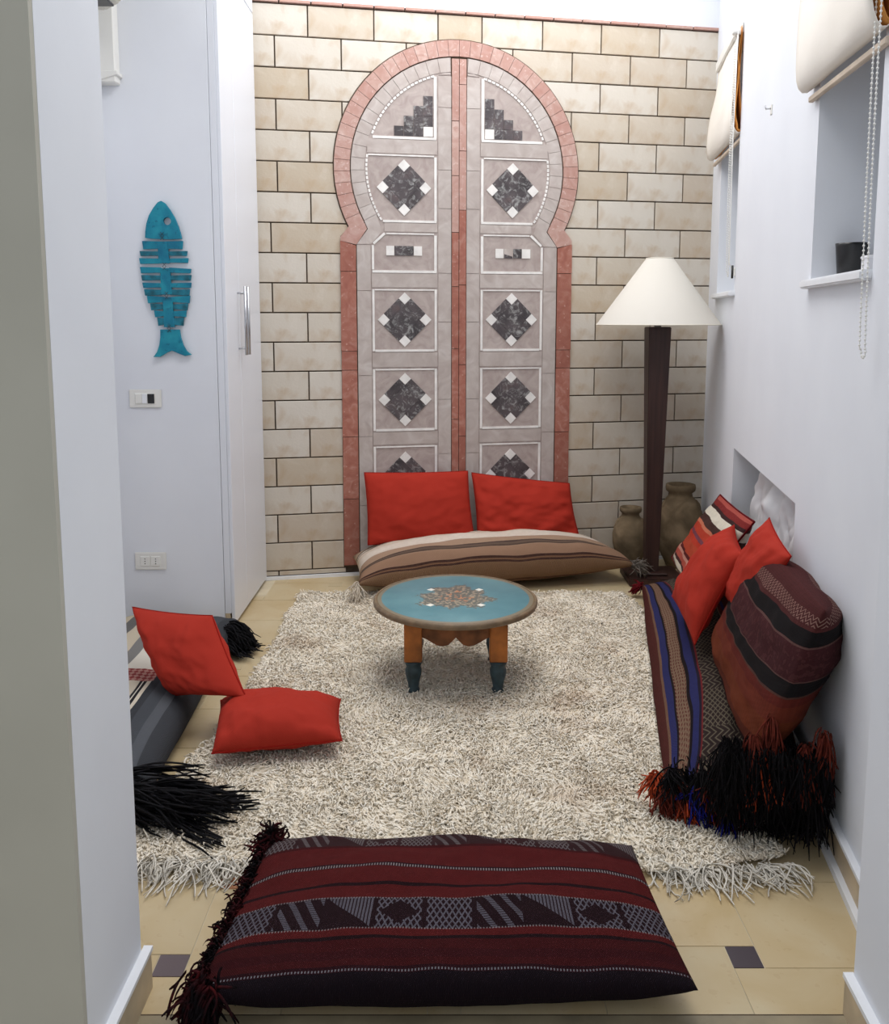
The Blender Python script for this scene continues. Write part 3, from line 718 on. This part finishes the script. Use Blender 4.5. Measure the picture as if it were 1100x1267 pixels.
# ---- foreground dark red kilim cushion
def lattice(m_, u_, v_, nu_, nv_, th=.16):
    a = (u_*nu_ + v_*nv_).tri(); b = (u_*nu_ - v_*nv_).tri(); return ((a < th).max(b < th))
m = M('dark_red_kilim', .9, .1); u_, v_ = m.uv(); n1 = m.noise(50, 3); n0 = m.noise(2.0, 2); vv = v_ + (n0-.5)*.010
R1, R2, DK, NV = (84, 25, 25), (62, 18, 20), (30, 14, 18), (20, 14, 21)
st = m.ramp(vv, [(0, NV), (.045, (40, 14, 20)), (.07, R2), (.10, (56, 16, 20)), (.14, R2), (.185, DK), (.20, R1), (.24, (60, 54, 60)), (.42, R1), (.49, DK), (.51, R1), (.61, (40, 20, 26)), (.64, R1), (.80, R2), (.82, (70, 58, 62)), (.985, DK)], True)
# the two figured bands
def band_mask(a, b): return (vv > a)*(vv < b)
def figure(vs, a, b, nrep):
    t = (v_-a)*(1/(b-a)); cell = (u_*nrep); ci = cell.fl(); f = cell.fr()
    lat = lattice(m, u_, t, nrep*8, 3.5, .30)
    tri_ = ((f + t) > 1.0); dia = (((f-.5).ab()*2 + (t-.5).ab()*2) < .8); diag = ((f*3 + t*1.5).fr() < .38)
    k3 = (ci.mod(4)); s1 = (k3 < .5); s2 = (k3 > .5)*(k3 < 1.5); s3 = (k3 > 1.5)*(k3 < 2.5); s4 = (k3 > 2.5)
    shp = s1*lat + s2*diag*((t*16).tri() > .3) + s3*tri_*((u_*nrep*14).tri() > .35) + s4*dia*-1 + s4*lat
    edge = ((f < .05).max(f > .95))
    return shp.max(0).min(1) * (edge*-1 + 1)
f1 = figure(vv, .24, .42, 9.0); f2 = figure(vv, .82, .985, 11.0)
col = m.mix(band_mask(.24, .42), st, m.mix(f1, (32, 17, 22), (92, 88, 97)))
col = m.mix(band_mask(.82, .985), col, m.mix(f2, (52, 32, 34), (104, 96, 97)))
dots = ((u_*150).fr() < .45)
col = m.mix((band_mask(.050, .058))*dots, col, (120, 116, 122)); col = m.mix((band_mask(.615, .632))*dots, col, (140, 130, 130))
ed = ((v_ - .24).ab() < .004).max((v_ - .42).ab() < .004); col = m.mix(ed*dots*.6, col, (150, 140, 140))
KRED = m.out(m.mix(n1*.35, col, (30, 12, 14)), weave(m, 240, 120) + n1, .4, .003)
cF = [(-.495, 1.585, .085), (.505, 1.625, .075), (.470, 2.095, .090), (-.440, 2.110, .095)]
e, og, P = cushion_thing('red_kilim_floor_cushion', 'large dark red patterned kilim floor cushion on the stone floor in the foreground', 'floor cushion', cF, .060, .085, KRED, nu=90, nv=52, pinch=.012, ex=3.2, po=.5, wr_=.005, seed=14, zmin=.003, pucker=.002)
DRY = M('dark_red_wool', .9, .1); nn = DRY.noise(25, 3); DRY = DRY.out(DRY.ramp(nn, [(.42, (16, 11, 14)), (.6, (52, 14, 18)), (.8, (96, 26, 28))]))
k = 1300; tt = NR.random(k); ed_ = np.array([P(0.0, t, 1)[:] for t in tt]); ed_ += NR.normal(size=(k, 3))*np.array([.008, .008, .010])
dr = np.stack([NR.uniform(-1.0, -.2, k), NR.normal(-.1, .5, k), NR.normal(.1, .5, k)], 1); yarns('fringe', ed_, dr, NR.uniform(.010, .028, k), .0026, DRY, e, 4, .7, .35, zmin=.004-og.z, seed=8, kind='stuff')
k = 260; p0 = np.array([P(.02, .03, 1)[:]]*k) + NR.normal(size=(k, 3))*.014; dr = np.stack([NR.normal(-.3, .5, k), NR.normal(-.4, .5, k), NR.normal(-.5, .4, k)], 1)
yarns('tassel', p0, dr, NR.uniform(.025, .05, k), .0035, DRY, e, 5, .7, .3, zmin=.004-og.z, seed=10)
k = 90; p0 = np.array([P(.01, .97, 1)[:]]*k) + NR.normal(size=(k, 3))*.012; dr = NR.normal(size=(k, 3)) + np.array([-.2, .2, .5])
yarns('tassel', p0, dr, NR.uniform(.03, .05, k), .0035, DRY, e, 4, .4, .3, zmin=.01-og.z, seed=12)

# ---- right long kilim cushion with blue stripes: u across from room side to wall, v from near to far
m = M('blue_striped_kilim', .9, .1); u_, v_ = m.uv(); n1 = m.noise(60, 3); n0 = m.noise(2.2, 2); uu = u_ + (n0-.5)*.012
BL_, BRN, DK = (46, 50, 100), (78, 38, 34), (26, 21, 23)
st = m.ramp(uu, [(0, (84, 40, 36)), (.014, (122, 92, 74)), (.022, BL_), (.045, DK), (.055, (150, 118, 94)), (.105, DK), (.118, BL_), (.160, (36, 30, 44)), (.172, (118, 40, 42)), (.185, (70, 56, 50)), (.50, (150, 120, 96)), (.51, (108, 34, 36)), (.55, (60, 52, 110)), (.585, (96, 30, 34)), (.70, (60, 48, 44)), (.9, BRN)], True)
zz_ = ((u_*22 + (v_*36).tri()*1.1).fr() < .30); lt = lattice(m, u_, v_, 26, 60, .25); cell = (v_*9).fl().mod(2.0) > .5
mid = m.mix((zz_*(cell*-1+1) + lt*cell).min(1), (50, 40, 38), (110, 100, 84))
flr = m.mix((((u_*90).fr() < .5)*((v_*70 + (u_*30).tri()).fr() < .55)), (134, 110, 90), (104, 54, 46))
col = m.mix((uu > .185)*(uu < .50), st, mid); col = m.mix((uu > .055)*(uu < .105), col, flr)
KBLUE = m.out(m.mix(n1*.35 + .08, col, (34, 24, 24)), weave(m, 120, 300) + n1, .4, .003)
cR = [P_right(2.88, .425, .06), P_right(2.90, .04, .10), P_right(.88, .03, .12), P_right(.87, .385, .06)]
e, og, P = cushion_thing('blue_striped_floor_cushion', 'long brown kilim floor cushion with blue stripes along the right wall', 'floor cushion', cR, .165, .07, KBLUE, nu=44, nv=90, pinch=.02, ex=3.0, po=.62, wr_=.008, seed=17, zmin=.004)
LONG_E, LONG_O, LONG_P = e, og, P
COL = {'orange': (176, 72, 42), 'blue': (32, 36, 120), 'maroon': (104, 20, 28), 'black': (20, 18, 20), 'cream': (196, 186, 168), 'rust': (104, 44, 34)}
YM = {k_: plain(k_+'_yarn', c_, .9, .1, var=.25, scale=60) for k_, c_ in COL.items()}
def tassel(parent, org, p, d, L_, col, n_=70, spread=.35, rad=.0026, seed=1):
    p = Vector(p) - Vector(org); g_ = np.random.default_rng(seed)
    p0 = np.array([p[:]]*n_) + g_.normal(size=(n_, 3))*.006; dr_ = np.array([d]*n_, float) + g_.normal(size=(n_, 3))*spread
    o = yarns('tassel', p0, dr_, g_.uniform(.7, 1.1, n_)*L_, rad, YM[col], parent, 5, .5, .15, zmin=.012-Vector(org).z, seed=seed)
    tag(o, col + ' yarn tassel'); return o
for i, (r_, of_, z_, c_, l_) in enumerate([(2.90, .455, .115, 'orange', .055), (2.925, .43, .085, 'rust', .06), (2.93, .40, .11, 'rust', .06), (2.945, .375, .07, 'orange', .05), (2.95, .345, .10, 'blue', .065), (2.955, .31, .13, 'rust', .07),
        (2.96, .27, .085, 'blue', .075), (2.96, .245, .06, 'maroon', .06), (2.95, .21, .12, 'black', .09), (2.96, .19, .08, 'cream', .05), (2.94, .33, .15, 'black', .07), (2.93, .41, .145, 'black', .06)]):
    tassel(e, og, P_right(r_, of_, z_), (0, -.5, -.6), l_, c_, 60, .4, seed=40+i)
k = 1700; tt = NR.uniform(.02, .98, k); ed_ = np.array([P(t, 0.0, 1)[:] for t in tt]) + NR.normal(size=(k, 3))*np.array([.01, .012, .035])
dr = np.stack([NR.normal(-.05, .35, k), NR.uniform(-.8, -.1, k), NR.normal(-.5, .3, k)], 1); yarns('fringe', ed_, dr, NR.uniform(.02, .05, k), .0020, YM['black'], e, 5, .6, .25, zmin=.006-og.z, seed=9, kind='stuff')
k = 60; p0 = np.array([P(.0, 1., 1)[:]]*k) + NR.normal(size=(k, 3))*.008; yarns('tassel', p0, np.array([(-.6, .1, -.1)]*k)+NR.normal(size=(k, 3))*.3, .05, .003, YM['maroon'], e, 4, .5, .2, zmin=.02-og.z, seed=15)

# ---- big maroon and orange cushion against the right wall: u near->far? u along r, v up
m = M('maroon_kilim', .9, .1); u_, v_ = m.uv(); n1 = m.noise(60, 3); n0 = m.noise(2.5, 3); vv = v_ + (n0-.5)*.03
st = m.ramp(vv, [(0, (40, 22, 22)), (.08, (110, 52, 36)), (.16, (128, 62, 38)), (.30, (124, 56, 40)), (.40, (112, 46, 38)), (.455, (96, 66, 58)), (.465, (26, 28, 30)), (.555, (106, 76, 72)), (.565, (74, 38, 42)), (.70, (78, 40, 44)), (.765, (112, 80, 76)), (.775, (26, 28, 30)), (.865, (90, 46, 46)), (.88, (84, 42, 42))], True)
dots = ((u_*70).fr() < .5)*((v_*110).fr() < .5)
zg = (((v_*40 + (u_*34).tri()).fr() < .3)*(vv > .89)*(vv < .95))
spk = ((n1 > .55)*(vv > .57)*(vv < .765))
col = m.mix(zg*.8, m.mix(spk*.3, st, (120, 74, 72)), (176, 140, 128)); col = m.mix(dots*.22, col, (40, 20, 20))
KMAR = m.out(m.mix(n1*.3 + .15, col, (28, 14, 14)), weave(m, 150, 150) + n1, .4, .003)
cM = [P_right(2.10, .20, .215), P_right(2.99, .20, .20), P_right(3.12, .080, .69), P_right(2.28, .085, .65)]
e, og, P = cushion_thing('maroon_kilim_cushion', 'big bulging maroon and orange kilim cushion with black bands against the right wall', 'cushion', cM, .160, .06, KMAR, nu=60, nv=48, pinch=.0, ex=3.0, po=.62, wr_=.006, seed=21)
k = 3600; tt = NR.random(k); hh = NR.random(k)
ed_ = np.array([(P_right(3.00 + .10*NR.random()-.12*(1-h_), .04 + .26*NR.random(), .10 + .20*h_) - og)[:] for h_ in hh])
dr = np.stack([NR.normal(-.05, .25, k), NR.normal(-.25, .25, k), NR.normal(-1, .25, k)], 1); fo = yarns('fringe', ed_, dr, NR.uniform(.04, .10, k), .0020, YM['black'], e, 6, .4, .22, zmin=.01-og.z, seed=19, kind='stuff')
for i, (r_, of_, z_, c_, l_) in enumerate([(3.03, .16, .28, 'rust', .10), (3.04, .20, .27, 'orange', .09), (3.05, .09, .30, 'rust', .10), (3.04, .22, .31, 'rust', .08), (3.06, .05, .34, 'rust', .07), (3.0, .24, .22, 'rust', .09), (3.05, .07, .22, 'black', .12), (3.02, .17, .36, 'rust', .07)]):
    tassel(e, og, P_right(r_, of_, z_), (-.05, -.25, -1), l_, c_, 40, .16, .0026, seed=60+i)

# ---- multi-stripe kilim cushion leaning at the far end
m = M('stripe_kilim', .9, .1); u_, v_ = m.uv(); n1 = m.noise(60, 3); n0 = m.noise(3, 2); vv = v_ + (n0-.5)*.03
st = m.ramp(vv, [(0, (110, 96, 86)), (.05, (220, 210, 190)), (.12, (70, 40, 40)), (.16, (176, 84, 70)), (.22, (196, 140, 124)), (.26, (90, 34, 34)), (.30, (182, 74, 50)), (.44, (190, 62, 44)), (.50, (120, 66, 80)), (.54, (186, 66, 46)), (.63, (204, 120, 92)), (.67, (72, 50, 46)), (.76, (230, 222, 204)), (.86, (60, 40, 40)), (.90, (132, 46, 44)), (.96, (176, 84, 74))], True)
KSTR = m.out(m.mix(n1*.25, st, (60, 30, 28)), weave(m, 200, 90) + n1, .4, .003)
cS = [P_right(.98, .25, .245), P_right(1.72, .24, .25), P_right(1.98, .05, .655), P_right(1.10, .05, .585)]
e, og, P = cushion_thing('striped_kilim_cushion', 'orange, red and white striped kilim cushion leaning below the wall niche', 'cushion', cS, .085, .04, KSTR, nu=50, nv=36, pinch=.03, wr_=.006, seed=25)
piping(e, P, YM['maroon'], .004)

# ---- crumpled pale cloth in the niche
m = M('pale_satin', .4, .4); n1 = m.noise(5, 4); SATIN = m.out(m.ramp(n1, [(.3, (212, 212, 214)), (.7, (232, 232, 234))]), n1, .2)
def drape(u, v, side, p):
    k = noise.noise(Vector((u*6, v*1.5, 4.2)))*.05 + abs(math.sin(u*math.pi*2.1+.4))*.03
    k *= .75; return p + Vector((-.9*k, .15*k, .02*math.sin(u*11)*v))
for i_, (r0, r1, lb) in enumerate([(1.30, 1.86, 'crumpled pale grey satin pillow standing in the far half of the wall niche'), (1.84, 2.38, 'crumpled pale grey satin pillow standing in the near half of the wall niche')]):
    cN = [P_right(r0, -.07, .305), P_right(r1, -.07, .305), P_right(r1-.02, -.125, .745), P_right(r0+.04, -.125, .765)]
    e, og, P = cushion_thing('niche_pillow', lb, 'pillow', cN, .05, .02, SATIN, group='pale pillows in the niche', nu=54, nv=40, pinch=.05, wr_=.010, seed=30+i_, fn=drape)

# ================================================================= RUG
WOOL = M('cream_wool_pile', .95, .1); n1 = WOOL.noise(3.5, 4); n2 = WOOL.noise(45, 2); n3 = WOOL.noise(1.3, 2)
c_ = WOOL.ramp(n2, [(.3, (238, 225, 203)), (.5, (246, 236, 218)), (.7, (252, 246, 233))])
WOOL = WOOL.out(WOOL.mix((n1-.56).max(0)*2.2, c_, (186, 150, 112)))
WOOLB = plain('rug_backing', (224, 212, 190), .95, .05, var=.2, scale=40)
rug_pts = [(-.735, 4.42), (.90, 4.42), (.95, 4.2), (.95, 3.3), (.92, 2.5), (.89, 2.17), (.60, 2.10), (.0, 2.12), (-.50, 2.14), (-.86, 2.15), (-.84, 2.5), (-.76, 2.9), (-.74, 3.5)]
rug = empty('shaggy_rug', (.05, 3.2, 0)); tag(rug, 'large cream shaggy wool rug on the stone floor under the round table', 'rug')
flat('backing', [((x-.05)*.972, (y-3.2)*.975) for x, y in rug_pts], .001, .016, WOOLB, rug)
def inside(x, y):
    r_ = np.zeros(len(x), bool); n = len(rug_pts)
    for i in range(n):
        (x1, y1), (x2, y2) = rug_pts[i], rug_pts[(i+1) % n]; c = ((y1 > y) != (y2 > y)) & (x < (x2-x1)*(y-y1)/(y2-y1+1e-12)+x1); r_ ^= c
    return r_
k = 112000; x = NR.uniform(-.9, 1.0, k); y = 2.05 + (4.45-2.05)*NR.random(k)**1.25; ok = inside(x, y); x, y = x[ok], y[ok]; k = len(x)
# clumped lie of the pile
cl_ = np.array([noise.noise_vector(Vector((a*7, b*7, 0))) for a, b in zip(x, y)])
dr = np.stack([cl_[:, 0]*2.2 + NR.normal(size=k)*.45, cl_[:, 1]*2.2 - .25 + NR.normal(size=k)*.45, np.full(k, .85)+NR.normal(size=k)*.2], 1)
p0 = np.stack([x-.05, y-3.2, np.full(k, .014)], 1)
yarns('pile', p0, dr, NR.uniform(.022, .038, k), .0034, WOOL, rug, 3, .6, .22, zmin=.010, seed=2, kind='stuff')
CORD = plain('cream_cord', (232, 226, 214), .9, .1, var=.1, scale=30)
for i, (a, b, yy) in enumerate([(-.86, -.42, 2.14), (.52, .89, 2.12)]):
    k = 190 if i else 240; x = NR.uniform(a, b, k); p0 = np.stack([x-.05, np.full(k, yy-3.2)+NR.normal(size=k)*.012, np.full(k, .016)], 1)
    dr = np.stack([NR.normal(.12 if i else .1, .5, k), -np.ones(k), NR.normal(0, .1, k)], 1); yarns('fringe', p0, dr, NR.uniform(.035, .10, k), .0026, CORD, rug, 7, .25, .35, zmin=.003, seed=30+i, kind='stuff')

# ================================================================= ROUND TABLE
tb = empty('round_table', (.042, 3.345, .018)); tag(tb, 'low round table with blue painted top and orange legs on the rug', 'table')
m = M('blue_painted_top', .4, .4); x_, y_, z_ = m.xyz(); rr = (x_*x_ + y_*y_)._o('SQRT'); n1 = m.noise(5, 4); n2 = m.noise(75, 4); an = y_._o('ARCTAN2', x_)
pet = (an*8).sin()*.018 + (an*3).sin()*.012
bc = m.ramp(n1, [(.3, (78, 124, 134)), (.7, (106, 150, 156))])
med = ((rr + pet + (n2-.5)*.10) < .135); med2 = ((rr + pet*1.5) < .05); fl_ = (n2 > .54)
mcol = m.mix(fl_, (104, 98, 86), (172, 150, 124))
col = m.mix(med*.85, bc, mcol); col = m.mix(med2*fl_, col, (186, 130, 96))
dotp = ((an*2).sin().ab() > .985)*((rr-.135).ab() < .012); col = m.mix(dotp, col, (236, 232, 220))
col = m.mix((rr > .285)*.8, col, (140, 118, 88)); col = m.mix((rr > .300), col, (124, 104, 76))
BTOP = m.out(col, n2, .05)
ORW = plain('orange_painted_wood', (176, 104, 44), .5, .35, var=.25, scale=14); DBL = plain('dark_blue_painted_wood', (58, 76, 82), .5, .35, var=.3, scale=30)
BRNW = plain('carved_brown_wood', (134, 84, 50), .6, .3, var=.3, scale=18); GOLD = plain('worn_gilt_edge', (126, 106, 82), .5, .4, var=.15, scale=30)
lathe('tabletop', [(0, .295), (.300, .295), (.306, .303), (.306, .312), (.300, .316), (0, .317)], BTOP, tb, 96)
lathe('rim', [(.300, .290), (.313, .294), (.317, .303), (.316, .312), (.309, .3175), (.304, .3165), (.304, .295)], GOLD, tb, 96)
for sx in (-1, 1):
    for sy in (-1, 1):
        X0, Y0 = sx*.158, sy*.150
        lg = box('leg', X0-.033, X0+.033, Y0-.033, Y0+.033, .124, .294, ORW, tb, .004)
        lathe('leg_foot', [(0, 0), (.020, 0), (.024, .010), (.019, .018), (.022, .038), (.030, .070), (.031, .088), (.026, .098), (.029, .106), (.033, .115), (.033, .1235), (0, .1235)], DBL, lg, 20, (X0, Y0, 0))
def scallop(w2):
    h0, out = .293, []
    bot = [(-1, .212), (-.86, .208), (-.70, .192), (-.55, .182), (-.38, .178), (-.22, .183), (-.10, .198), (0, .216)]
    pts = [(-w2, h0)] + [(x*w2, z) for x, z in bot] + [(-x*w2, z) for x, z in bot[-2::-1]] + [(w2, h0)]; return pts
for sy in (-1, 1): prism('apron', scallop(.126), sy*.150-.010, sy*.150+.010, BRNW, tb, .002)
for sx in (-1, 1):
    o = prism('apron', scallop(.118), -.010, .010, BRNW, tb, .002); o.location = (sx*.158, 0, 0); o.rotation_euler = (0, 0, math.pi/2)

# ================================================================= FLOOR LAMP
lp = empty('floor_lamp', (1.115, 4.70, 0), 0); tag(lp, 'tall floor lamp with cream conical shade on a dark wooden column', 'floor lamp')
DWOOD = M('dark_stained_wood', .45, .4); x_, y_, z_ = DWOOD.xyz(); nz = DWOOD.noise(1, 4, vec=DWOOD.vec(x_*60, y_*60, z_*3)); DWOOD = DWOOD.out(DWOOD.ramp(nz, [(.3, (44, 27, 24)), (.7, (66, 42, 36))]), nz, .15, .003)
SHADE = M('cream_lampshade', .85, .15); ns = SHADE.noise(160, 2); SHADE.b.inputs['Transmission Weight'].default_value = 0; SHADE = SHADE.out((214, 209, 200), ns, .12, .002)
bs = box('base', -.140, .155, -.135, .135, 0, .040, DWOOD, lp, .005, 2); box('base_step', -.075, .075, -.075, .075, .040, .055, DWOOD, lp, .004)
bm = bmesh.new(); rings = []
for z, h in ((.055, .034), (1.36, .058)): rings.append([bm.verts.new((sx*h, sy*h, z)) for sx, sy in ((-1, -1), (1, -1), (1, 1), (-1, 1))])
bm.faces.new(rings[0][::-1]); bm.faces.new(rings[1])
for k in range(4): bm.faces.new((rings[0][k], rings[0][(k+1) % 4], rings[1][(k+1) % 4], rings[1][k]))
bm_done(bm, 'column', DWOOD, lp, False, .004, 2)
so_ = tube('socket', [(0, 0, 1.36), (0, 0, 1.44)], .018, PLW, lp, 12)
lathe('bulb', [(0, 0), (.013, 0), (.014, .02), (.03, .05), (.032, .07), (.02, .095), (0, .102)], plain('frosted_bulb', (236, 234, 228), .3, .4), lp, 16, (0, 0, 1.44))
sh = lathe('lamp_shade', [(.318, 1.372), (.069, 1.712), (.0675, 1.712), (.3165, 1.372), (.318, 1.372)], SHADE, lp, 72)
bm = bmesh.new()
for a in (0, 2.094, 4.189): tube_bm(bm, [(.012*math.cos(a), .012*math.sin(a), 1.43), (.078*math.cos(a), .078*math.sin(a), 1.695)], .002, 5)
bm_done(bm, 'shade_spider', CHROME, lp)
for r_, z_ in ((.317, 1.372), (.0685, 1.712)):
    tube('shade_wire', [(r_*math.cos(2*math.pi*i/48), r_*math.sin(2*math.pi*i/48), z_) for i in range(49)], .003, plain('cream_edging', (226, 220, 206), .8), lp, 6)

# ================================================================= CLAY JARS
m = M('mossy_clay', .9, .1); n1 = m.noise(9, 5, dist=.4); n2 = m.noise(60, 3)
CLAY = m.out(m.ramp(n1, [(.3, (88, 76, 60)), (.5, (118, 102, 80)), (.7, (150, 130, 104))]), n1+n2*.4, .4, .008)
def jar(label, x, y, s, hz, prof, hands):
    e = empty('clay_jar', (x, y, 0)); tag(e, label, 'jar', 'old clay jars in the corner')
    lathe('body', [(r*s, z*hz) for r, z in prof], CLAY, e, 40)
    for a in hands:
        pts = []
        for k in range(9):
            t = math.pi*k/8; rr = .55*s + .26*s*math.sin(t); z = hz*(.66 + .12*(-math.cos(t))*1.2)
            pts.append((rr*math.cos(a), rr*math.sin(a), z))
        tube('handle', pts, .011, CLAY, e, 8)
    return e
PJ = [(0, 0), (.45, 0), (.52, .02), (.78, .18), (.97, .40), (1.0, .55), (.90, .68), (.66, .80), (.50, .86), (.48, .90), (.60, .93), (.62, .965), (.60, 1.0), (.50, 1.0), (.42, .93), (.40, .88), (.0, .80)]
jar('large old clay jar with two handles in the corner right of the lamp', 1.335, 4.97, .135, .475, PJ, (math.radians(190), math.radians(-5)))
jar('small mossy clay jar behind the lamp column on its left', 1.055, 4.965, .100, .345, PJ, (math.radians(185), math.radians(-20)))
